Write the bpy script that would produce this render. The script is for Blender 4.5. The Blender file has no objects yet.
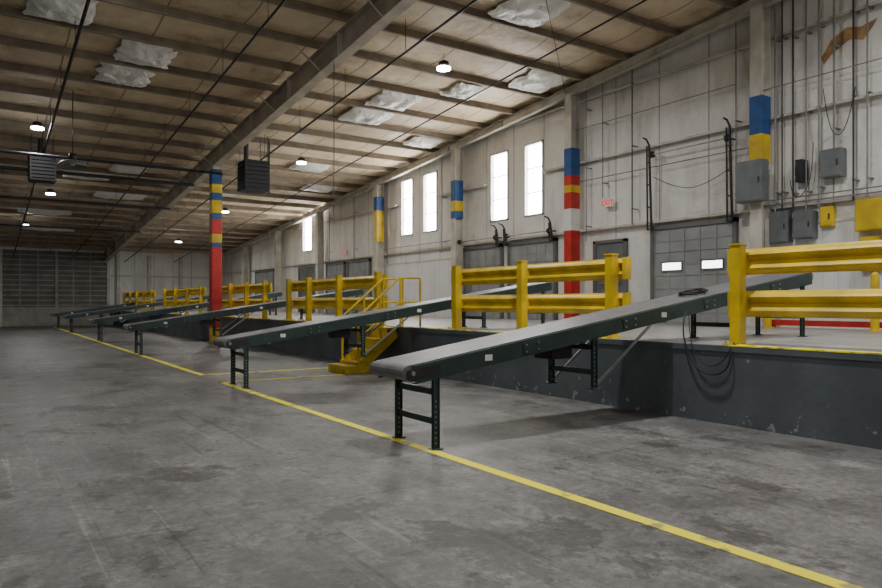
import bpy, math, random
from mathutils import Vector, noise
random.seed(7)
S=bpy.context.scene
F=690.0; H=1.4; TH=math.atan(461/690)
# ---------------------------------------------------------------- materials
def nodes(m):
    m.use_nodes=True
    nt=m.node_tree
    return nt,nt.nodes,nt.links,nt.nodes['Principled BSDF']
def mat(name,c,rough=.6,metal=0,var=.15,scale=3,bump=0,c2=None,det=6,stretch=(1,1,1),lo=.35,hi=.65):
    m=bpy.data.materials.new(name); nt,N,L,P=nodes(m)
    P.inputs['Roughness'].default_value=rough; P.inputs['Metallic'].default_value=metal
    tc=N.new('ShaderNodeTexCoord'); mp=N.new('ShaderNodeMapping'); mp.inputs['Scale'].default_value=stretch
    L.new(tc.outputs['Object'],mp.inputs['Vector'])
    n=N.new('ShaderNodeTexNoise'); n.inputs['Scale'].default_value=scale; n.inputs['Detail'].default_value=det
    L.new(mp.outputs[0],n.inputs['Vector'])
    r=N.new('ShaderNodeValToRGB')
    if c2 is None: c2=tuple(x*(1-var*2) for x in c)
    r.color_ramp.elements[0].position=lo; r.color_ramp.elements[1].position=hi
    r.color_ramp.elements[0].color=(*c2,1); r.color_ramp.elements[1].color=(*c,1)
    L.new(n.outputs['Fac'],r.inputs[0]); L.new(r.outputs[0],P.inputs['Base Color'])
    if bump:
        b=N.new('ShaderNodeBump'); b.inputs['Strength'].default_value=bump; b.inputs['Distance'].default_value=.02
        L.new(n.outputs['Fac'],b.inputs['Height']); L.new(b.outputs[0],P.inputs['Normal'])
    return m
def emis(name,c,s):
    m=bpy.data.materials.new(name); nt,N,L,P=nodes(m)
    P.inputs['Base Color'].default_value=(*c,1); P.inputs['Emission Color'].default_value=(*c,1)
    P.inputs['Emission Strength'].default_value=s
    return m
def concrete(name,dark,light,rough=.55,joints=True,crack=1.0,worn=1.0):
    m=bpy.data.materials.new(name); nt,N,L,P=nodes(m)
    tc=N.new('ShaderNodeTexCoord')
    def noi(s,d,st=(1,1,1),dist=0,rot=0,off=0,ro=.68):
        mp=N.new('ShaderNodeMapping'); mp.inputs['Scale'].default_value=st; mp.inputs['Rotation'].default_value=(0,0,rot); mp.inputs['Location'].default_value=(off,off*.7,0)
        L.new(tc.outputs['Object'],mp.inputs[0])
        n=N.new('ShaderNodeTexNoise'); n.inputs['Scale'].default_value=s; n.inputs['Detail'].default_value=d
        n.inputs['Roughness'].default_value=ro; n.inputs['Distortion'].default_value=dist
        L.new(mp.outputs[0],n.inputs['Vector']); return n
    def ramp(n,a,b,ca,cb):
        r=N.new('ShaderNodeValToRGB'); e=r.color_ramp.elements
        e[0].position=a;e[1].position=b;e[0].color=(*ca,1);e[1].color=(*cb,1)
        L.new(n,r.inputs[0]); return r
    def mix(kind,f,a,b):
        x=N.new('ShaderNodeMix'); x.data_type='RGBA'; x.blend_type=kind
        if hasattr(f,'links'): L.new(f,x.inputs[0])
        else: x.inputs[0].default_value=f
        L.new(a,x.inputs[6]); L.new(b,x.inputs[7]); return x.outputs[2]
    g=lambda v:(v,v,v)
    big=noi(.3,5,(1,.5,1),.6); r1=ramp(big.outputs[0],.3,.7,dark,light); c=r1.outputs[0]
    med=noi(1.6,12,(1,.7,1),.3,ro=.75); c=mix('MULTIPLY',.9*worn,c,ramp(med.outputs[0],.40,.58,(.58,.57,.56),(1.12,1.11,1.09)).outputs[0])
    st=noi(.9,15,(1,.8,1),.2,off=7,ro=.76); c=mix('MULTIPLY',.95*worn,c,ramp(st.outputs[0],.425,.45,(.52,.51,.50),(1,1,1)).outputs[0])
    st2=noi(4.5,14,(1,1,1),.1,off=3,ro=.78); c=mix('MULTIPLY',.9*worn,c,ramp(st2.outputs[0],.40,.43,g(.5),g(1)).outputs[0])
    wp=noi(1.7,15,(1,1,1),.1,off=13,ro=.82); c=mix('MULTIPLY',.85*worn,c,ramp(wp.outputs[0],.545,.57,g(1),(1.38,1.37,1.34)).outputs[0])
    wp2=noi(7,12,(1,1,1),.1,off=23,ro=.8); c=mix('MULTIPLY',.85*worn,c,ramp(wp2.outputs[0],.58,.61,g(1),(1.5,1.49,1.46)).outputs[0])
    fine=noi(16,10,ro=.85); c=mix('MULTIPLY',.9,c,ramp(fine.outputs[0],.40,.60,g(.62),g(1.28)).outputs[0])
    for rot,sx,th,v in ((.15,.03,.62,1.6),(1.3,.03,.63,1.5),(-.2,.03,.63,.42),(.7,.04,.66,.45),(1.5,.02,.61,.45),(1.62,.012,.62,1.45)):
        sc=noi(9,8,(1,sx,1),.15,rot,off=rot*9); c=mix('MULTIPLY',.6*worn,c,ramp(sc.outputs[0],th,th+.015,g(1),g(v)).outputs[0])
    if joints:
        sp=N.new('ShaderNodeSeparateXYZ'); L.new(tc.outputs['Object'],sp.inputs[0])
        for ax,per,off,wd in (('X',5.6,.6,.015),('Y',5.6,1.1,.015)):
            a=N.new('ShaderNodeMath');a.operation='ADD';a.inputs[1].default_value=off+56;L.new(sp.outputs[ax],a.inputs[0])
            mo=N.new('ShaderNodeMath');mo.operation='MODULO';mo.inputs[1].default_value=per;L.new(a.outputs[0],mo.inputs[0])
            lt=N.new('ShaderNodeMath');lt.operation='LESS_THAN';lt.inputs[1].default_value=wd;L.new(mo.outputs[0],lt.inputs[0])
            sc_=N.new('ShaderNodeMath');sc_.operation='MULTIPLY';sc_.inputs[1].default_value=.5;L.new(lt.outputs[0],sc_.inputs[0])
            dk=N.new('ShaderNodeRGB');dk.outputs[0].default_value=(.03,.03,.03,1)
            c=mix('MIX',sc_.outputs[0],c,dk.outputs[0])
        vo=N.new('ShaderNodeTexVoronoi');vo.feature='DISTANCE_TO_EDGE';vo.inputs['Scale'].default_value=.28
        ds=N.new('ShaderNodeVectorMath');ds.operation='ADD'
        n3=noi(1.5,6);L.new(tc.outputs['Object'],ds.inputs[0]);L.new(n3.outputs[1],ds.inputs[1]);L.new(ds.outputs[0],vo.inputs['Vector'])
        c=mix('MULTIPLY',.7*crack,c,ramp(vo.outputs[0],.0,.003,g(.55),g(1)).outputs[0])
    L.new(c,P.inputs['Base Color'])
    rr=N.new('ShaderNodeMapRange');rr.inputs[3].default_value=rough-.14;rr.inputs[4].default_value=rough+.2
    L.new(med.outputs[0],rr.inputs[0]);L.new(rr.outputs[0],P.inputs['Roughness'])
    b=N.new('ShaderNodeBump');b.inputs['Strength'].default_value=.25;b.inputs['Distance'].default_value=.01
    L.new(fine.outputs[0],b.inputs['Height']);L.new(b.outputs[0],P.inputs['Normal'])
    return m
def panelmat(name,c,seam,per,axis='Y',width=.03,stain=(.35,.28,.2),bumpd=.5,rough=.55,str_=.3,amt=0.0):
    m=bpy.data.materials.new(name); nt,N,L,P=nodes(m); P.inputs['Roughness'].default_value=rough
    tc=N.new('ShaderNodeTexCoord'); sp=N.new('ShaderNodeSeparateXYZ'); L.new(tc.outputs['Object'],sp.inputs[0])
    a=N.new('ShaderNodeMath');a.operation='ADD';a.inputs[1].default_value=100*per;L.new(sp.outputs[axis],a.inputs[0])
    mo=N.new('ShaderNodeMath');mo.operation='MODULO';mo.inputs[1].default_value=per;L.new(a.outputs[0],mo.inputs[0])
    lt=N.new('ShaderNodeMath');lt.operation='LESS_THAN';lt.inputs[1].default_value=width;L.new(mo.outputs[0],lt.inputs[0])
    mp=N.new('ShaderNodeMapping');mp.inputs['Scale'].default_value=(1,1,str_);L.new(tc.outputs['Object'],mp.inputs[0])
    n=N.new('ShaderNodeTexNoise');n.inputs['Scale'].default_value=1.1;n.inputs['Detail'].default_value=10;n.inputs['Roughness'].default_value=.68
    L.new(mp.outputs[0],n.inputs['Vector'])
    r=N.new('ShaderNodeValToRGB');e=r.color_ramp.elements;e[0].position=.24+amt;e[1].position=.54+amt
    e[0].color=(*[x*y*1.6 for x,y in zip(c,stain)],1);e[1].color=(*c,1);e2=r.color_ramp.elements.new(.37+amt);e2.color=(*[x*.8 for x in c],1)
    L.new(n.outputs[0],r.inputs[0])
    x=N.new('ShaderNodeMix');x.data_type='RGBA';L.new(lt.outputs[0],x.inputs[0]);L.new(r.outputs[0],x.inputs[6]);x.inputs[7].default_value=(*seam,1)
    L.new(x.outputs[2],P.inputs['Base Color'])
    n2=N.new('ShaderNodeTexNoise');n2.inputs['Scale'].default_value=2.2;n2.inputs['Detail'].default_value=4;L.new(tc.outputs['Object'],n2.inputs['Vector'])
    b=N.new('ShaderNodeBump');b.inputs['Strength'].default_value=bumpd;b.inputs['Distance'].default_value=.08
    L.new(n2.outputs[0],b.inputs['Height']);L.new(b.outputs[0],P.inputs['Normal'])
    return m
def dockface(name):
    m=bpy.data.materials.new(name); nt,N,L,P=nodes(m); P.inputs['Roughness'].default_value=.55
    tc=N.new('ShaderNodeTexCoord'); sp=N.new('ShaderNodeSeparateXYZ'); L.new(tc.outputs['Object'],sp.inputs[0])
    n=N.new('ShaderNodeTexNoise');n.inputs['Scale'].default_value=1.4;n.inputs['Detail'].default_value=8;L.new(tc.outputs['Object'],n.inputs['Vector'])
    r=N.new('ShaderNodeValToRGB');e=r.color_ramp.elements;e[0].position=.3;e[1].position=.65;e[0].color=(.065,.078,.088,1);e[1].color=(.105,.122,.136,1)
    L.new(n.outputs[0],r.inputs[0])
    n2=N.new('ShaderNodeTexNoise');n2.inputs['Scale'].default_value=7;n2.inputs['Detail'].default_value=10;n2.inputs['Roughness'].default_value=.6;L.new(tc.outputs['Object'],n2.inputs['Vector'])
    mr=N.new('ShaderNodeMapRange');mr.inputs[1].default_value=0;mr.inputs[2].default_value=.5;mr.inputs[3].default_value=.60;mr.inputs[4].default_value=.69;L.new(sp.outputs['Z'],mr.inputs[0])
    gt=N.new('ShaderNodeMath');gt.operation='GREATER_THAN';L.new(n2.outputs[0],gt.inputs[0]);L.new(mr.outputs[0],gt.inputs[1])
    x=N.new('ShaderNodeMix');x.data_type='RGBA';L.new(gt.outputs[0],x.inputs[0]);L.new(r.outputs[0],x.inputs[6]);x.inputs[7].default_value=(.27,.27,.26,1)
    L.new(x.outputs[2],P.inputs['Base Color'])
    b=N.new('ShaderNodeBump');b.inputs['Strength'].default_value=.3;b.inputs['Distance'].default_value=.02
    L.new(n2.outputs[0],b.inputs['Height']);L.new(b.outputs[0],P.inputs['Normal'])
    return m
M={}
M['floor']=concrete('floor_concrete',(.130,.130,.133),(.195,.193,.190),.46)
M['dockfloor']=concrete('dock_concrete',(.30,.30,.29),(.42,.41,.39),.33,crack=.5,worn=.6)
M['dockface']=dockface('dock_face_paint')
M['yellow']=mat('safety_yellow',(.74,.52,.010),.42,0,.12,2.5,.08,c2=(.46,.32,.02),det=9)
M['yline']=mat('floor_line_yellow',(.92,.82,.02),.6,0,.15,4,0,c2=(.38,.35,.10),det=12,lo=.38,hi=.45)
M['green']=mat('conveyor_green',(.035,.062,.058),.45,.2,.15,5,0)
M['belt']=mat('belt_rubber',(.17,.17,.175),.45,0,.12,6,.05,det=10)
M['steel']=mat('galvanised_steel',(.35,.36,.37),.4,.7,.1,6)
M['dsteel']=mat('dark_steel',(.045,.045,.05),.5,.5,.1,6)
M['cond']=mat('conduit_grey',(.24,.24,.235),.5,.3,.1,6)
M['black']=mat('black_rubber',(.012,.012,.013),.6,0,.1,6)
M['wall']=panelmat('wall_insulation_white',(.77,.76,.73),(.28,.265,.24),1.4,'Y',.03,stain=(.36,.31,.25),bumpd=.8,amt=.03)
M['wallfar']=panelmat('far_wall_panel',(.72,.71,.68),(.35,.35,.35),1.2,'X',.04,stain=(.45,.42,.4))
M['lowpanel']=panelmat('lower_liner_panel',(.72,.73,.74),(.5,.5,.5),.3,'Y',.012,stain=(.5,.5,.5),bumpd=.1)
M['ceil']=panelmat('ceiling_insulation',(.76,.62,.43),(.30,.22,.13),1.6,'X',.04,stain=(.33,.26,.18),bumpd=.6,str_=1,amt=.06)
M['purlin']=mat('purlin_primer',(.34,.275,.20),.6,0,.2,2)
M['beam']=mat('beam_primer',(.54,.48,.38),.55,0,.15,2)
M['colw']=mat('column_offwhite',(.62,.59,.52),.5,0,.15,2.5)
M['blue']=mat('paint_blue',(.02,.09,.28),.45,0,.15,4)
M['red']=mat('paint_red',(.55,.025,.02),.45,0,.15,4)
M['white']=mat('paint_white',(.75,.75,.73),.5,0,.08,4)
M['door']=mat('door_grey',(.33,.345,.355),.5,.1,.1,2)
M['doord']=mat('door_dark_grey',(.17,.175,.17),.5,.2,.15,2)
M['farslat']=mat('far_door_slats',(.16,.155,.14),.6,.1,.15,2)
M['farframe']=mat('far_door_frame',(.36,.345,.31),.6,.1,.15,2)
M['box']=mat('electrical_box_grey',(.18,.20,.21),.45,.3,.1,4)
M['film']=mat('plastic_film',(.95,.94,.90),.4,0,.08,4,.3)
M['win']=emis('daylit_glazing',(1,.985,.95),26)
M['winf']=mat('window_frame',(.5,.5,.48),.5)
M['doorwin']=emis('door_lite_daylight',(1,1,1),6)
M['led']=emis('led_lens',(.95,.98,1),60)
M['exitw']=mat('exit_sign_white',(.8,.8,.78),.4,0,.03,4)
M['exitr']=emis('exit_letters_red',(.85,.03,.02),.8)
M['orange']=mat('torn_foam_orange',(.5,.3,.14),.9,0,.2,5,.5)
# ---------------------------------------------------------------- mesh builder
class MB:
    def __init__(s): s.v=[];s.f=[];s.m=[];s.ms=[]
    def mi(s,k):
        if k not in s.ms: s.ms.append(k)
        return s.ms.index(k)
    def hexa(s,p,k):
        b=len(s.v); s.v+= [tuple(q) for q in p]; i=s.mi(k)
        for f in ((3,2,1,0),(4,5,6,7),(0,1,5,4),(1,2,6,5),(2,3,7,6),(3,0,4,7)):
            s.f.append(tuple(b+j for j in f)); s.m.append(i)
    def box(s,x0,x1,y0,y1,z0,z1,k):
        s.hexa([(x0,y0,z0),(x1,y0,z0),(x1,y1,z0),(x0,y1,z0),(x0,y0,z1),(x1,y0,z1),(x1,y1,z1),(x0,y1,z1)],k)
    def cyl(s,a,b,r,k,n=10,r2=None):
        a=Vector(a);b=Vector(b);d=(b-a).normalized(); r2=r if r2 is None else r2
        u=d.orthogonal().normalized(); w=d.cross(u); base=len(s.v); i=s.mi(k)
        for q,rr in ((a,r),(b,r2)):
            for j in range(n):
                t=2*math.pi*j/n; s.v.append(tuple(q+rr*(math.cos(t)*u+math.sin(t)*w)))
        for j in range(n):
            s.f.append((base+j,base+(j+1)%n,base+n+(j+1)%n,base+n+j)); s.m.append(i)
        s.f.append(tuple(base+n-1-j for j in range(n)));s.m.append(i)
        s.f.append(tuple(base+n+j for j in range(n)));s.m.append(i)
    def tube(s,pts,r,k,n=8):
        for a,b in zip(pts[:-1],pts[1:]): s.cyl(a,b,r,k,n)
    def beam(s,a,b,w,h,k,up=(0,0,1)):
        a=Vector(a);b=Vector(b);d=(b-a).normalized();up=Vector(up)
        r=d.cross(up).normalized();u=r.cross(d).normalized()
        P=[]
        for q in (a,b):
            P.append([q-r*w/2-u*h/2,q+r*w/2-u*h/2,q+r*w/2+u*h/2,q-r*w/2+u*h/2])
        s.hexa(P[0]+P[1],k)
    def strip(s,prof,y0,y1,k,th=.006):
        i=s.mi(k)
        b=len(s.v);n=len(prof)
        for y in (y0,y1):
            for dx in (0,th):
                for (x,z) in prof: s.v.append((x+dx,y,z))
        def add(*q): s.f.append(q);s.m.append(i)
        for j in range(n-1):
            add(b+j,b+j+1,b+2*n+j+1,b+2*n+j)
            add(b+n+j,b+3*n+j,b+3*n+j+1,b+n+j+1)
            add(b+j,b+n+j,b+n+j+1,b+j+1)
            add(b+2*n+j,b+2*n+j+1,b+3*n+j+1,b+3*n+j)
        add(b,b+2*n,b+3*n,b+n); add(b+n-1,b+2*n-1,b+4*n-1,b+3*n-1)
    def done(s,name,parent=None,bevel=0,smooth=False):
        me=bpy.data.meshes.new(name);me.from_pydata(s.v,[],s.f)
        for k in s.ms: me.materials.append(M[k])
        for p,i in zip(me.polygons,s.m): p.material_index=i; p.use_smooth=smooth
        me.update()
        o=bpy.data.objects.new(name,me);S.collection.objects.link(o)
        if parent:o.parent=parent
        if bevel:
            b=o.modifiers.new('bev','BEVEL');b.width=bevel;b.segments=2;b.limit_method='ANGLE'
        return o
def zr(y): return 8.73-.08*y
XW=14.0; YF=48.7; XD=7.14; ZD=.9; XL=-18; YB=-14
# ---------------------------------------------------------------- shell
b=MB();b.box(XL,XW+.3,YB,YF+.3,-.2,0,'floor');b.done('floor')
b=MB();b.box(XD,XW-.003,YB,YF-.003,0.001,ZD-.06,'dockface');b.box(XD+.02,XW-.003,YB,YF-.003,ZD-.06,ZD,'dockfloor')
b.box(XD-.015,XD+.10,YB,YF-.003,ZD-.06,ZD+.006,'dockface')
b.done('loading_dock_platform')
b=MB();b.box(XD-.017,XD+.16,-8,4.75,ZD+.006,ZD+.02,'yline');b.box(XD+.04,XD+.12,6.7,47,ZD+.004,ZD+.02,'yline')
b.done('dock_edge_stripe')
b=MB()
b.box(3.49,3.60,-4,12.35,.001,.005,'yline');b.box(3.52,3.64,13.75,46,.001,.005,'yline')
b.box(3.49,5.9,12.2,12.31,.001,.005,'yline');b.box(3.52,6.3,13.65,13.75,.001,.005,'yline')
b.done('floor_marking_line')
wins=[(15.44,16.3),(17.08,18.0),(21.2,22.15),(22.9,23.8),(31.3,32.1),(32.7,33.9)]
ZW0,ZW1=4.05,6.28
b=MB()
ys=[YB]+[v for w in wins for v in w]+[YF+.3]
def wq(y0,y1,z0a,z0b,z1a,z1b):
    b.hexa([(XW,y0,z0a),(XW+.25,y0,z0a),(XW+.25,y1,z0b),(XW,y1,z0b),(XW,y0,z1a),(XW+.25,y0,z1a),(XW+.25,y1,z1b),(XW,y1,z1b)],'wall')
for i in range(len(ys)-1):
    y0,y1=ys[i],ys[i+1]
    if i%2==0: wq(y0,y1,0,0,zr(y0)+.1,zr(y1)+.1)
    else: wq(y0,y1,0,0,ZW0,ZW0);wq(y0,y1,ZW1,ZW1,max(zr(y0)+.1,ZW1+.01),max(zr(y1)+.1,ZW1+.01))
b.done('wall_right')
for n,(y0,y1) in enumerate(wins):
    b=MB();b.box(XW+.12,XW+.15,y0,y1,ZW0,ZW1,'win')
    z1=min(ZW1,zr(y1)-.1)
    for (a,c) in ((y0,y0+.05),(y1-.05,y1)): b.box(XW-.03,XW+.12,a,c,ZW0,z1,'winf')
    b.box(XW-.03,XW+.12,y0,y1,ZW0,ZW0+.05,'winf');b.box(XW-.03,XW+.12,y0,y1,z1-.05,z1,'winf')
    for z in (4.78,5.53): b.box(XW+.08,XW+.12,y0,y1,z-.015,z+.015,'winf')
    b.done('window_%d'%(n+1))
b=MB();b.box(XL,XW,YF,YF+.25,0,zr(YF)+.1,'wallfar');b.done('wall_far')
b=MB();b.box(XL-.25,XL,YB,YF,0,zr(YB)+.1,'wall');b.done('wall_left')
PY=1.5; pys=[YB+.5+PY*i for i in range(int((YF-YB)/PY))]
b=MB();i=b.mi('ceil');NX=64;xs=[XL+(XW-XL)*k/NX for k in range(NX+1)]
rows=[];y=YB
while y<=YF+.31: rows.append(y); y+=.25
for y in rows:
    ph=((y-pys[0])/PY)%1
    for x in xs:
        sag=.12*math.sin(math.pi*ph)**.8*(.6+.9*noise.noise(Vector((x*.5,y*.3,0)))) if 0<ph<1 else 0
        b.v.append((x,y,zr(y)-max(0,sag)))
W=NX+1
for r in range(len(rows)-1):
    for k in range(NX):
        b.f.append((r*W+k,r*W+k+1,(r+1)*W+k+1,(r+1)*W+k));b.m.append(i)
b.done('ceiling',smooth=True)
b=MB();b.hexa([(XL,YB,zr(YB)+.12),(XW+.3,YB,zr(YB)+.12),(XW+.3,YF+.3,zr(YF)+.12),(XL,YF+.3,zr(YF)+.12),
 (XL,YB,zr(YB)+.2),(XW+.3,YB,zr(YB)+.2),(XW+.3,YF+.3,zr(YF)+.2),(XL,YF+.3,zr(YF)+.2)],'steel');b.done('roof_deck')
b=MB()
for y in pys:
    z=zr(y)
    b.box(XL,XW,y-.005,y+.005,z-.19,z+.02,'purlin')
    b.box(XL,XW,y-.065,y+.005,z-.20,z-.185,'purlin')
    b.box(XL,XW,y-.07,y-.058,z-.20,z-.165,'purlin')
b.done('roof_purlins')
def rafter(x,depth,name,fl=.22,flk='beam'):
    b=MB();a0,a1=YB,YF
    def seg(z0,z1,w):
        b.hexa([(x-w/2,a0,zr(a0)+z0),(x+w/2,a0,zr(a0)+z0),(x+w/2,a1,zr(a1)+z0),(x-w/2,a1,zr(a1)+z0),
                (x-w/2,a0,zr(a0)+z1),(x+w/2,a0,zr(a0)+z1),(x+w/2,a1,zr(a1)+z1),(x-w/2,a1,zr(a1)+z1)],flk)
    t=-.2;seg(t-.015,t,fl);seg(t-depth,t,.012);seg(t-depth-.018,t-depth,fl)
    y=a0+1
    while y<a1:
        b.box(x-fl/2+.01,x+fl/2-.01,y-.005,y+.005,zr(y)-.2-depth,zr(y)-.2,flk); y+=3
    if depth>.3:
      for y in pys[1::2]:
        for sx in (-1,1):
            b.beam((x+sx*.06,y,zr(y)-.17-depth),(x+sx*.75,y+.02,zr(y)-.16),.03,.03,flk)
    b.done(name)
rafter(6.7,.55,'roof_rafter',.26); rafter(-2.2,.55,'roof_rafter'); rafter(-11,.55,'roof_rafter')
rafter(13.72,.22,'roof_rafter',.16,'colw')
b=MB()
for z in (3.42,7.0):
    y=YB
    yend=min(YF,(8.73-z-.3)/.08)
    b.box(XW-.16,XW-.0,y,yend,z-.008,z+.008,'colw');b.box(XW-.17,XW-.155,y,yend,z-.05,z+.008,'colw')
ys2=[YB]+[v for w in [(15.3,18.15),(21.05,23.95),(31.1,34.1)] for v in w]+[36]
for i in range(0,len(ys2)-1,2):
    b.box(XW-.16,XW,ys2[i],ys2[i+1],5.3,5.316,'colw');b.box(XW-.17,XW-.155,ys2[i],ys2[i+1],5.26,5.316,'colw')
b.done('wall_girts')
bands={8.6:[(5.73,'blue'),(4.93,'yellow'),(4.34,'colw')],
 14.2:[(5.67,'blue'),(4.92,'red'),(4.65,'yellow'),(4.45,'red'),(4.0,'white'),(3.4,'red'),(2.0,'red')],
 19.8:[(5.6,'blue'),(4.9,'yellow'),(4.55,'blue'),(4.3,'colw')],
 25.4:[(5.75,'blue'),(5.2,'yellow'),(3.9,'colw')]}
for y in (-2.6,3.0,8.6,14.2,19.8,25.4,31.0,36.6,42.2):
    b=MB();top=zr(y)-.42
    segs=[(top,'colw')]+bands.get(y,[]);
    x0,x1=13.5,13.82
    yc=y+{8.6:-.25,14.2:-.3,19.8:-.35,25.4:-.35}.get(y,0)
    for i,(z,k) in enumerate(segs):
        zb=segs[i+1][0] if i+1<len(segs) else ZD+.02
        if k=='colw': 
            b.box(x0,x0+.015,yc-.13,yc+.13,zb,z,k);b.box(x1-.015,x1,yc-.13,yc+.13,zb,z,k);b.box(x0+.01,x1-.01,yc-.006,yc+.006,zb,z,k)
        else: b.box(x0-.01,x1,yc-.14,yc+.14,zb,z,k)
    b.box(x0-.05,x1+.05,yc-.18,yc+.18,ZD,ZD+.02,'colw')
    b.done('wall_column')
b=MB();x,y=6.7,23.9
segs=[(5.95,'blue'),(5.45,'yellow'),(5.15,'blue'),(4.9,'yellow'),(4.45,'blue'),(4.25,'red'),(3.75,'yellow'),(3.45,'blue'),(3.3,'red'),(.55,'yellow')]
top=zr(y)-.77
b.box(x-.12,x+.12,y-.12,y+.12,5.95,top,'beam')
for i,(z,k) in enumerate(segs):
    zb=segs[i+1][0] if i+1<len(segs) else .02
    b.box(x-.17,x+.17,y-.17,y+.17,zb,z,k)
b.box(x-.24,x+.24,y-.24,y+.24,0,.02,'dsteel');b.box(x-.2,x+.2,y-.2,y+.2,top-.02,top,'beam')
b.done('painted_support_column',bevel=.01)
# ---------------------------------------------------------------- guard rails
RX=.17
def wprof(x,z,s=1):
    pts=[(0,0),(.012,.02),(.055,.05),(.075,.075),(.055,.10),(.012,.135),(.0,.155),(.012,.175),(.055,.21),(.075,.235),(.055,.26),(.012,.29),(0,.31)]
    return [(x+px*s,z+pz) for px,pz in pts]
def guard(y0,y1,posts):
    b=MB()
    for z in (1.235,1.735):
        b.strip(wprof(7.46+RX,z,-1),y0,y1,'yellow',.006)
        for e,sg in ((y0,-1),(y1,1)):
            for k in range(5):
                a0=k*math.pi/5;a1=(k+1)*math.pi/5
                p0=(7.40+RX+.06*math.cos(a0),e+sg*.09*math.sin(a0));p1=(7.40+RX+.06*math.cos(a1),e+sg*.09*math.sin(a1))
                b.beam((p0[0],p0[1],z+.155),(p1[0],p1[1],z+.155),.006,.31,'yellow')
        for p in posts:
            for dz in (.07,.24): b.cyl((7.45+RX,p+.03,z+dz),(7.36+RX,p+.03,z+dz),.012,'steel',6)
    for p in posts:
        b.box(7.24+RX,7.37+RX,p-.065,p+.065,ZD+.02,2.08,'yellow')
        b.box(7.23+RX,7.38+RX,p-.075,p+.075,2.08,2.10,'yellow')
        b.box(7.37+RX,7.45+RX,p-.05,p+.05,1.28,1.5,'yellow');b.box(7.37+RX,7.45+RX,p-.05,p+.05,1.78,2.0,'yellow')
        b.box(7.19+RX,7.45+RX,p-.13,p+.13,ZD+.0,ZD+.02,'yellow')
        for dx in (-.1,.1): b.cyl((7.31+RX+dx,p+.1,ZD+.02),(7.31+RX+dx,p+.1,ZD+.045),.014,'steel',6)
    b.done('dock_guard_rail',bevel=.004)
guard(-3.2,4.95,[-3,-1,1,2.95,4.85])
guard(6.65,10.85,[6.82,8.77,10.66])
guard(13.6,19.3,[13.75,15.8,17.7,19.15])
guard(21.0,26.5,[21.2,23,24.8,26.3])
guard(28.6,35.6,[28.8,31,33.2,35.4])
guard(38.2,47,[38.4,40.5,42.6,44.7,46.8])
# ---------------------------------------------------------------- conveyors
def conveyor(yn,w=.72,extra=True):
    b=MB();y0,y1=yn,yn+w
    xa,za=3.32,.80; xb,zb=10.4,1.86; sl=(zb-za)/(xb-xa)
    Z=lambda x: za+sl*(x-xa)
    def P(x,y,dz): return (x,y,Z(x)+dz)
    for yy,sg in ((y0,1),(y1,-1)):
        b.beam(P(xa+.06,yy,-.085),P(xb-.06,yy,-.085),.008,.17,'green')
        b.beam(P(xa+.06,yy+sg*.02,-.004),P(xb-.06,yy+sg*.02,-.004),.045,.008,'green')
        b.beam(P(xa+.06,yy+sg*.02,-.166),P(xb-.06,yy+sg*.02,-.166),.045,.008,'green')
        xx=xa+1.5
        while xx<xb-.3:
            b.beam(P(xx-.12,yy-sg*.008,-.085),P(xx+.12,yy-sg*.008,-.085),.01,.12,'green')
            for q in (-.08,.08):
                for dz in (-.12,-.05): b.cyl(P(xx+q,yy-sg*.008,dz),P(xx+q,yy-sg*.024,dz),.011,'steel',6)
            xx+=1.52
        b.beam(P(xa-.02,yy-sg*.01,-.075),P(xa+.34,yy-sg*.01,-.075),.012,.10,'dsteel')
        b.cyl(P(xa+.03,yy-sg*.03,-.06),P(xa+.03,yy+sg*.02,-.06),.022,'steel',8)
    ym=(y0+y1)/2;bw=w-.06
    b.beam(P(xa+.02,ym,.006),P(xb-.02,ym,.006),bw,.012,'belt')
    b.beam(P(xa+.3,ym,-.02),P(xb-.3,ym,-.02),w-.02,.02,'green')
    b.beam(P(xa+.04,ym,-.14),P(xb-.04,ym,-.14),bw,.010,'black')
    for xx in (xa+.02,xb-.02): b.cyl(P(xx,y0+.035,-.062),P(xx,y1-.035,-.062),.072,'belt',16)
    xx=xa+.7
    while xx<xb: b.cyl(P(xx,y0+.02,-.17),P(xx,y1-.02,-.17),.025,'steel',8); xx+=1.5
    def legs(x,zf,tt,br):
        for yy in (y0+.01,y1-.01):
            b.box(x-.035,x+.035,yy-.004,yy+.004,zf,tt,'green')
            b.box(x-.035,x-.028,yy-.02,yy+.02,zf,tt,'green');b.box(x+.028,x+.035,yy-.02,yy+.02,zf,tt,'green')
            b.box(x-.06,x+.06,yy-.045,yy+.045,zf,zf+.012,'green')
            z=zf+.06
            while z<min(tt,zf+.5): b.cyl((x,yy-.006,z),(x,yy+.006,z),.01,'steel',6);z+=.05
        for z in br: b.box(x-.02,x+.02,y0+.015,y1-.015,z-.03,z+.03,'green')
    legs(3.62,0.0,Z(3.62)-.15,[.27,.55])
    if extra:
        legs(5.76,.43,Z(5.76)-.15,[.62,.9])
        for yy in (y0+.01,y1-.01): b.beam((5.78,yy,.47),(6.72,yy,Z(6.72)-.17),.012,.035,'steel')
        b.box(5.3,5.6,y0+.2,y0+.5,Z(5.4)-.34,Z(5.4)-.2,'dsteel')
    legs(8.5,ZD+.0,Z(8.5)-.15,[ZD+.2])
    legs(10.1,ZD+.0,Z(10.1)-.15,[ZD+.3])
    for xx in (4.2,6.9): b.box(xx,xx+.09,y0-.012,y0-.006,Z(xx)-.11,Z(xx)-.05,'white')
    b.done('belt_conveyor',bevel=0)
for i,yn in enumerate((5.5,11.15,20.0,27.3,36.7,43.2)): conveyor(yn)
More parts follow.
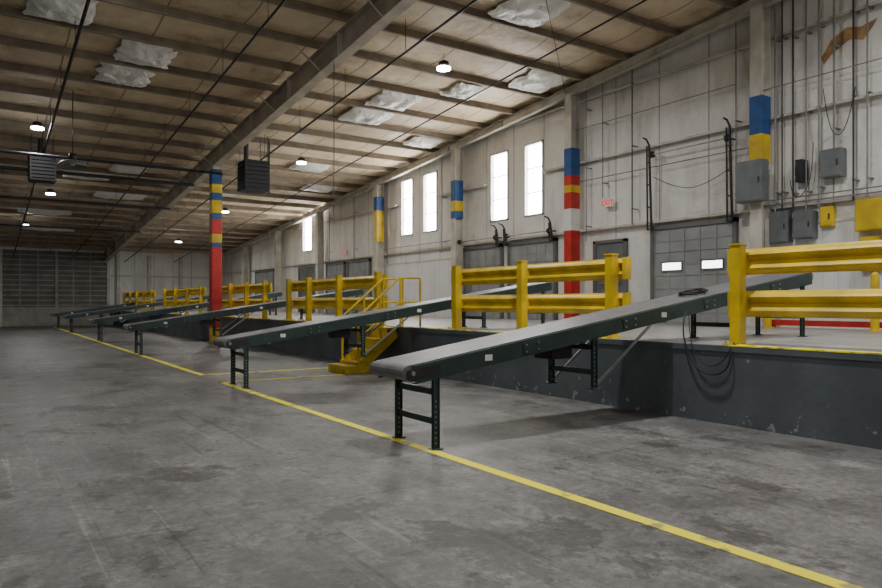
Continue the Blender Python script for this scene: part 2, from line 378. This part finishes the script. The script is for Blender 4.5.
def curve(name,pts,r,m):
    c=bpy.data.curves.new(name,'CURVE');c.dimensions='3D';c.bevel_depth=r;c.bevel_resolution=2
    s=c.splines.new('NURBS');s.points.add(len(pts)-1);s.use_endpoint_u=True;s.order_u=3
    for p,q in zip(s.points,pts): p.co=(*q,1)
    c.materials.append(M[m]);o=bpy.data.objects.new(name,c);S.collection.objects.link(o);return o
curve('power_cable',[(7.3,5.44,1.30),(7.12,5.38,1.1),(7.10,5.25,.75),(7.08,5.1,.6),(7.08,4.9,.55),(7.08,4.72,.64),(7.10,4.68,.86),(7.2,4.72,.94)],.009,'black')
curve('power_cable',[(7.3,5.40,1.28),(7.1,5.25,.95),(7.09,5.1,.72),(7.09,4.95,.64),(7.09,4.75,.75),(7.12,4.7,.93),(7.25,4.7,.93)],.006,'black')
zb_=lambda x:.80+(1.06/7.08)*(x-3.32)
pts=[]
for k in range(40):
    t=k*.5;r=.15+.03*math.sin(k*1.7);x=8.0+r*math.cos(t)*1.3;pts.append((x,5.85+r*math.sin(t),zb_(x)+.028+.001*k))
curve('cord_coil',pts,.011,'black')
# ---------------------------------------------------------------- stairs
b=MB();ys0,ys1=12.3,13.05;n=4;SX=6.2;tx=(7.12-SX)/n
for i in range(n):
    z=.9*(i+1)/n
    x=SX+i*tx
    b.box(x,x+tx+(.03 if i<n-1 else 0),ys0,ys1,z-.05,z-.0,'yellow')
    b.box(x+.01,x+.03,ys0+.02,ys1-.02,z-.225 if i else 0.0,z-.05,'yellow')
for yy in (ys0,ys1-.03):
    b.hexa([(SX,yy,0),(SX+.4,yy,0),(SX+.4,yy+.03,0),(SX,yy+.03,0),(SX,yy,.2),(SX+.4,yy,.5),(SX+.4,yy+.03,.5),(SX,yy+.03,.2)],'yellow')
    b.beam((SX+.08,yy+.015,.12),(7.12,yy+.015,.80),.03,.2,'yellow')
    A=(SX+.05,yy+.015);B=(7.7,yy+.015);r=.024
    b.cyl((A[0],A[1],.15),(A[0],A[1],1.12),r,'yellow')
    b.cyl((6.75,A[1],.5),(6.75,A[1],1.56),r,'yellow')
    b.tube([(A[0],A[1],1.12),(7.2,A[1],1.92),(B[0],A[1],1.92),(B[0],A[1],ZD)],r,'yellow')
    b.tube([(A[0],A[1],.68),(7.2,A[1],1.42),(B[0],A[1],1.42)],r*.85,'yellow')
    b.cyl((7.22,A[1],ZD+.02),(7.22,A[1],1.92),r,'yellow')
b.box(SX-.25,SX+.03,ys0-.03,ys1+.03,.0,.16,'yellow')
b.done('dock_stairs',bevel=.004)
# ---------------------------------------------------------------- doors on right wall
def sect(name,y0,y1,z1,k='door',lites=(),n=4,zb=ZD):
    b=MB();h=(z1-zb)/n
    for i in range(n):
        z=zb+i*h
        b.box(XW-.07,XW-.02,y0,y1,z+.006,z+h-.006,k)
        b.box(XW-.085,XW-.07,y0+.03,y1-.03,z+h*.47,z+h*.53,k)
    nb=5
    for j in range(nb+1):
        y=y0+(y1-y0)*j/nb;b.box(XW-.09,XW-.07,y-.02,y+.02,zb,z1,k)
    for (a,c,z0_,z1_) in lites:
        b.box(XW-.1,XW-.09,a,c,z0_,z1_,'doorwin')
        for q in ((a-.04,a),(c,c+.04)): b.box(XW-.11,XW-.08,q[0],q[1],z0_-.04,z1_+.04,'doord')
        b.box(XW-.11,XW-.08,a,c,z0_-.04,z0_,'doord');b.box(XW-.11,XW-.08,a,c,z1_,z1_+.04,'doord')
    for (a,c) in ((y0-.1,y0),(y1,y1+.1)): b.box(XW-.12,XW-.01,a,c,zb,z1+.1,'doord')
    b.box(XW-.12,XW-.01,y0-.1,y1+.1,z1,z1+.1,'doord')
    b.done(name)
sect('door_1',9.15,11.3,3.2,'door',[(9.40,9.92,2.2,2.37),(10.5,11.04,2.2,2.37)])
sect('door_2',14.9,16.9,3.2,'door');sect('door_3',17.4,19.45,3.2,'door')
sect('door_5',26.4,28.4,3.2,'door');sect('door_6',28.9,30.7,3.2,'door');sect('door_7',32,34.2,3.2,'doord');sect('door_8',38,41,3.2,'door')
b=MB();b.box(XW-.06,XW-.01,12.3,13.25,ZD,3.0,'box')
for q in ((12.2,12.3),(13.25,13.35)): b.box(XW-.1,XW-.0,q[0],q[1],ZD,3.08,'doord')
b.box(XW-.1,XW,12.2,13.35,3.0,3.08,'doord');b.box(XW-.12,XW-.06,12.4,13.1,1.9,1.96,'steel')
b.cyl((XW-.06,12.42,1.95),(XW-.14,12.42,1.95),.025,'steel');b.box(XW-.065,XW-.055,12.65,12.9,2.25,2.8,'doord');b.done('door_4')
b=MB();b.box(XW-.035,XW-.002,20.1,25.2,ZD,2.95,'lowpanel');b.box(XW-.035,XW-.002,-6,8.3,ZD,3.0,'lowpanel')
b.box(XW-.06,XW-.002,20.1,25.2,2.95,3.0,'colw');b.box(XW-.06,XW-.002,-6,8.3,3.0,3.05,'colw');b.done('wall_liner_panels')
def track(y0,y1,z0,z1,name='door_lift_track'):
    b=MB()
    for y in (y0,y1):
        b.beam((XW-.19,y,z0),(XW-.28,y,z1),.04,.04,'dsteel',up=(0,1,0))
        b.beam((XW-.19,y+.12,z0),(XW-.22,y+.12,z1),.03,.03,'dsteel',up=(0,1,0))
        z=z0
        while z<z1: b.beam((XW-.22,y,z),(XW-.2,y+.12,z+.05),.025,.03,'dsteel');z+=.55
        b.tube([(XW-.28,y,z1),(XW-.38,y,z1+.12),(XW-.5,y,z1+.14)],.022,'dsteel')
        b.cyl((XW,y+.06,z1-.25),(XW-.24,y+.06,z1-.25),.02,'dsteel',6)
    b.cyl((XW-.26,y0,z1-.25),(XW-.26,y1,z1-.25),.02,'steel')
    for y in (y0+.08,y1-.08): b.cyl((XW-.26,y-.03,z1-.25),(XW-.26,y+.03,z1-.25),.08,'dsteel',14)
    b.done(name)
track(9.1,11.3,3.2,5.3)
track(14.85,16.95,3.2,3.75);track(17.35,19.5,3.2,3.75)
b=MB()
for y,z0,z1,r,k in ((8.1,3.3,8.0,.02,'cond'),(7.95,3.3,8.05,.015,'dsteel'),(7.72,3.25,8.08,.018,'dsteel'),(7.45,3.25,8.1,.014,'cond'),(7.2,3.3,8.1,.018,'cond'),(6.9,4.4,8.1,.02,'cond'),(6.55,3.35,8.2,.018,'dsteel'),(6.3,3.35,8.2,.018,'cond'),(5.6,3.4,8.25,.03,'cond'),(5.0,3.3,8.25,.02,'cond'),
                   (12.9,4.2,7.6,.015,'cond'),(11.9,3.4,7.6,.015,'dsteel'),(13.5,3.1,7.5,.012,'cond'),(20.6,3.2,6.9,.018,'cond'),(24.6,3.0,6.6,.018,'cond'),(9.0,3.4,7.9,.014,'cond'),(27.6,3.4,6.4,.02,'cond'),(30.2,3.4,6.2,.02,'cond')):
    b.cyl((XW-.20,y,z0),(XW-.20,y,min(z1,zr(y)-.02)),r,k,8)
    z=z0+.4
    while z<z1-.3: b.box(XW-.2,XW,y-.03,y+.03,z-.01,z+.01,'cond'); z+=1.6
for y0,y1,z,r in ((8.7,13.8,4.75,.013),(4,8.5,3.45,.018),(4,8.4,5.9,.011),(19.9,25,3.6,.012),(4,8.2,3.55,.013),(9,14,6.2,.011)):
    b.cyl((XW-.22,y0,z),(XW-.22,y1,z),r,'cond',8)
b.done('wall_conduits')
for pts in ([(13.78,7.1,5.6),(13.74,7.0,4.9),(13.74,6.8,4.55),(13.76,6.6,4.9),(13.78,6.5,5.5)],
            [(13.78,9.1,4.4),(13.7,9.6,4.1),(13.7,10.4,4.05),(13.75,11.2,4.5)],
            [(13.76,7.75,3.9),(13.7,7.7,3.6),(13.7,7.5,3.5),(13.76,7.3,3.9),(13.78,7.3,4.6)]):
    curve('loose_wire',pts,.008,'black')
def ebox(y0,y1,z0,z1,k='box',dx=.22,name='electrical_box',xf=None):
    b=MB();x1=XW-.04 if xf is None else xf
    b.box(x1-dx,x1,y0,y1,z0,z1,k);b.box(x1-dx-.015,x1-dx,y0+.02,y1-.02,z0+.02,z1-.02,k)
    b.box(x1-dx-.03,x1-dx-.015,y0+.05,y0+.08,(z0+z1)/2-.06,(z0+z1)/2+.06,'dsteel')
    for z in (z0+.08,z1-.08): b.cyl((x1-dx-.01,y1-.01,z-.03),(x1-dx-.01,y1-.01,z+.03),.012,'steel',6)
    b.done(name,bevel=.006)
ebox(8.05,8.65,3.5,4.35,xf=13.48,dx=.25)
ebox(7.8,8.2,2.65,3.3);ebox(7.3,7.7,2.7,3.25);ebox(6.95,7.2,2.9,3.3,k='yellow',dx=.12);ebox(6.75,7.15,3.85,4.4);ebox(7.5,7.65,3.85,4.3,k='dsteel')
ebox(7.45,7.7,1.95,2.5,dx=.14)
ebox(5.9,6.5,2.75,3.35,k='yellow');ebox(6.1,6.45,2.0,2.65,k='yellow',dx=.15);ebox(5.2,5.6,2.8,3.4);ebox(4.4,4.9,2.4,3.3)
for y in (7.9,5.9):
    b=MB();b.cyl((13.2,y,ZD),(13.2,y,1.9),.07,'yellow',16);b.cyl((13.2,y,1.9),(13.2,y,1.95),.07,'yellow',16,.03);b.cyl((13.2,y,ZD),(13.2,y,ZD+.02),.13,'yellow',16);b.done('safety_bollard')
b=MB();b.box(13.4,13.5,4,8.1,ZD+.05,ZD+.16,'red');b.box(13.4,13.5,4.1,4.2,ZD,ZD+.06,'red');b.box(13.4,13.5,7.9,8.0,ZD,ZD+.06,'red');b.done('wheel_stop_rail')
def exit_sign(x,y,z):
    e=bpy.data.objects.new('exit_sign',None);e.location=(x,y,z);S.collection.objects.link(e)
    b=MB();b.box(-.05,.0,-.17,.17,-.1,.1,'exitw');b.box(0,.13,-.03,.03,-.02,.02,'exitw');o=b.done('sign_housing',e,bevel=.005)
    c=bpy.data.curves.new('exit_text','FONT');c.body='EXIT';c.size=.2;c.align_x='CENTER';c.align_y='CENTER';c.extrude=.002;c.offset=.004
    c.materials.append(M['exitr']);t=bpy.data.objects.new('exit_text',c);S.collection.objects.link(t);t.parent=e
    t.location=(-.054,0,0);t.rotation_euler=(math.pi/2,0,-math.pi/2)
exit_sign(XW-.13,12.75,4.05);exit_sign(XW-.13,28.65,3.75)
b=MB();i=b.mi('orange');pts=[(7.2,6.15),(7.0,6.35),(6.7,6.5),(6.45,6.42),(6.3,6.6),(6.2,6.75),(6.5,6.68),(6.75,6.75),(7.05,6.6),(7.25,6.3)]
base=len(b.v);b.v+=[(XW-.012,y,z) for y,z in pts];b.f.append(tuple(range(base,base+len(pts))));b.m.append(i);b.done('torn_wall_foam')
# ---------------------------------------------------------------- far wall door
b=MB();x0,x1,z1=1.1,6.75,4.6
b.box(x0,x1,YF-.06,YF-.02,0,z1,'farslat')
for k in range(15): b.box(x0,x1,YF-.09,YF-.06,z1*k/15,z1*k/15+.07,'farframe')
for x in (x0+.9,x0+1.85,x0+3.75,x0+4.7): b.box(x-.03,x+.03,YF-.1,YF-.06,0,z1,'farframe')
b.box(x0,x1,YF-.12,YF-.06,0,1.15,'farframe')
for q in (x0-.15,x1): b.box(q,q+.15,YF-.15,YF-.01,0,z1+.02,'colw')
b.box(3.85,4.0,YF-.14,YF-.02,0,z1,'farframe')
b.done('door_9')
b=MB()
for x in (7.4,9.3,11.3,13.4): b.box(x-.1,x+.1,YF-.25,YF-.01,ZD,zr(YF)-.3,'colw')
b.box(7,XW-.3,YF-.12,YF-.01,3.1,3.2,'colw');b.done('far_wall_posts')
# ---------------------------------------------------------------- ceiling services
b=MB()
def run(x,dz,r,k='dsteel'): b.cyl((x,YB,zr(YB)-dz),(x,YF-.3,zr(YF-.3)-dz),r,k,8)
run(1.63,.75,.035);run(4.65,.8,.026);run(7.75,.8,.026);run(10.8,.7,.02)
for y,z,r in ((22.6,5.6,.045),(26.2,5.75,.06),(30.0,5.3,.045),(36.5,4.9,.045)):
    b.cyl((XL+.1,y,z),(6.55,y,z),r,'dsteel',10)
y=-8
while y<46:
    for x,dz in ((1.63,.75),(4.65,.8),(7.75,.8)):
        b.cyl((x,y,zr(y)-dz),(x,y,zr(y)-.05),.007,'dsteel',5)
    y+=3
b.done('sprinkler_pipes')
b=MB()
for a,c in (((6.8,8,zr(8)-.3),(13.7,14.2,zr(14.2)-.3)),((-2,25.4,zr(25.4)-.3),(6.6,31,zr(31)-.3))):
    b.cyl(a,c,.008,'dsteel',6)
b.cyl((6.6,14.2,zr(14.2)-.7),(6.6,14.2,3.4),.009,'dsteel',6)
b.cyl((7.9,22.0,zr(22)-.2),(7.9,22.0,5.0),.03,'dsteel',8)
b.done('ceiling_brace_rods')
def led(x,y,on=True,drop=.55,pw=90):
    z=zr(y)-drop
    e=bpy.data.objects.new('high_bay_light',None);e.location=(x,y,z);S.collection.objects.link(e)
    b=MB();b.cyl((0,0,0),(0,0,.06),.17,'steel',20,.13);b.cyl((0,0,.06),(0,0,.16),.08,'dsteel',14);b.cyl((0,0,-.045),(0,0,0),.165,'led',20)
    for k in range(10):
        t=2*math.pi*k/10;b.beam((.085*math.cos(t),.085*math.sin(t),.1),(.12*math.cos(t),.12*math.sin(t),.1),.005,.08,'dsteel')
    b.cyl((0,0,.16),(0,0,drop-.2),.006,'dsteel',6);b.done('lamp_body',e)
    l=bpy.data.lights.new('lamp_beam','AREA');l.shape='DISK';l.size=.3;l.energy=pw;l.color=(1,.98,.95)
    lo=bpy.data.objects.new('lamp_beam',l);S.collection.objects.link(lo);lo.parent=e;lo.location=(0,0,-.06)
for x,y in ((9.3,13.8),(9.4,22.9),(9.4,32),(9.4,41)): led(x,y,pw=120)
for x,y in ((1.35,22.6),(2.3,31),(1.8,38.3),(1.6,13.5),(1.6,4.5)): led(x,y,pw=65)
led(5.6,5.3,pw=410); led(-5,8,pw=70);led(11.0,2,pw=280);led(1,-3,pw=230)  # first one: unseen lamp added overhead, in place of skylights, for the conveyor shadow
def heater(x,y,z,w,h,k):
    b=MB();b.box(x-w/2,x+w/2,y-w/2,y+w/2,z,z+h,k)
    for i in range(7):
        zz=z+.08+i*(h-.16)/6;b.beam((x-w/2+.05,y-w/2-.02,zz),(x+w/2-.05,y-w/2-.02,zz),.05,.012,'dsteel')
        b.beam((x-w/2-.02,y-w/2+.05,zz),(x-w/2-.02,y+w/2-.05,zz),.05,.012,'dsteel')
    for sx in (-1,1):
        for sy in (-1,1): b.cyl((x+sx*w*.42,y+sy*w*.42,z+h),(x+sx*w*.42,y+sy*w*.42,zr(y)-.2),.012,'dsteel',6)
    b.cyl((x,y+w/2,z+h*.6),(x,y+w/2+.4,z+h*.6),.09,'dsteel',12);b.cyl((x,y+w/2+.35,z+h*.6),(x,y+w/2+.35,zr(y)-.15),.08,'dsteel',12)
    b.done('unit_heater',bevel=.01)
heater(7.35,21.9,5.0,.8,.95,'dsteel');heater(1.6,24.6,5.15,.7,.8,'black')
b=MB();x,y,z=2.0,20.2,4.95;i=b.mi('cond')
n=24;rings=[(.36,0),(.34,.05),(.27,.11),(.16,.15),(.06,.17)]
base=len(b.v)
for r,h in rings:
    for k in range(n):
        t=2*math.pi*k/n;b.v.append((x+r*math.cos(t),y+r*math.sin(t),z+h))
for a in range(len(rings)-1):
    for k in range(n): b.f.append((base+a*n+k,base+a*n+(k+1)%n,base+(a+1)*n+(k+1)%n,base+(a+1)*n+k));b.m.append(i)
b.cyl((x,y,z+.15),(x,y,z+.32),.09,'dsteel',12);b.cyl((x,y,z+.32),(x,y,zr(y)-.2),.012,'dsteel',6);b.cyl((x,y,z+.02),(x,y,z+.15),.06,'white',12)
b.done('dome_pendant_lamp',smooth=True)
def film(x,y,w,h,sd):
    b=MB();i=b.mi('film');n=20
    k=round((y-pys[0])/PY-.5);yc=pys[0]+(k+.5)*PY
    for a in range(n+1):
        for c in range(n+1):
            u=a/n-.5;v=c/n-.5
            px=x+u*w+.10*noise.noise(Vector((v*5,sd,1)));py=yc+v*min(h,1.36)+.05*noise.noise(Vector((u*5,sd,2)))
            bow=(1-(2*u)**4)*(1-(2*v)**2)
            b.v.append((px,py,zr(py)-.14-.12*bow-.07*bow*noise.noise(Vector((u*5,v*4,sd*3)))-.02*noise.noise(Vector((u*12,v*9,sd)))))
    for a in range(n):
        for c in range(n):
            u=(a+.5)/n-.5;v=(c+.5)/n-.5
            if abs(u)+abs(v)>.94+.15*noise.noise(Vector((u*5,v*5,sd+9))): continue
            k=a*(n+1)+c;b.f.append((k,k+n+1,k+n+2,k+1));b.m.append(i)
    b.done('torn_insulation_sheet',smooth=False)
for j,(x,y,w,h) in enumerate(((9.8,18.9,1.4,1.3),(9.9,17.2,1.3,1.3),(9.8,11.8,1.4,1.3),(12.7,14.3,1.3,1.3),(1.35,16,1.2,1.3),(3.2,17.7,1.2,1.3),(11.3,15.6,1,1),(9.3,10.0,1.5,1),(2.5,36.5,2.2,1.3),(3.0,19.4,1.2,1.3),(12.8,20.0,1.2,1),(5.0,33,2,1.3),(3.4,29,1.6,1.2),(10.5,25,1.4,1.2),(4.6,27.5,1.2,1.2),(12.2,28,1.4,1.2),(3.0,40.5,2.4,1.3))): film(x,y,w,h,j*3.1)
# ---------------------------------------------------------------- light
w=bpy.data.worlds.new('World');S.world=w;w.use_nodes=True
bg=w.node_tree.nodes['Background'];bg.inputs[0].default_value=(.95,.97,1,1);bg.inputs[1].default_value=.55
# ---------------------------------------------------------------- camera
cd=bpy.data.cameras.new('camera');cd.sensor_width=36;cd.lens=36*F/882;cd.shift_y=9/882;cd.clip_end=200
co=bpy.data.objects.new('camera',cd);S.collection.objects.link(co);co.location=(0,0,H);co.rotation_euler=(math.pi/2,0,-TH)
S.camera=co
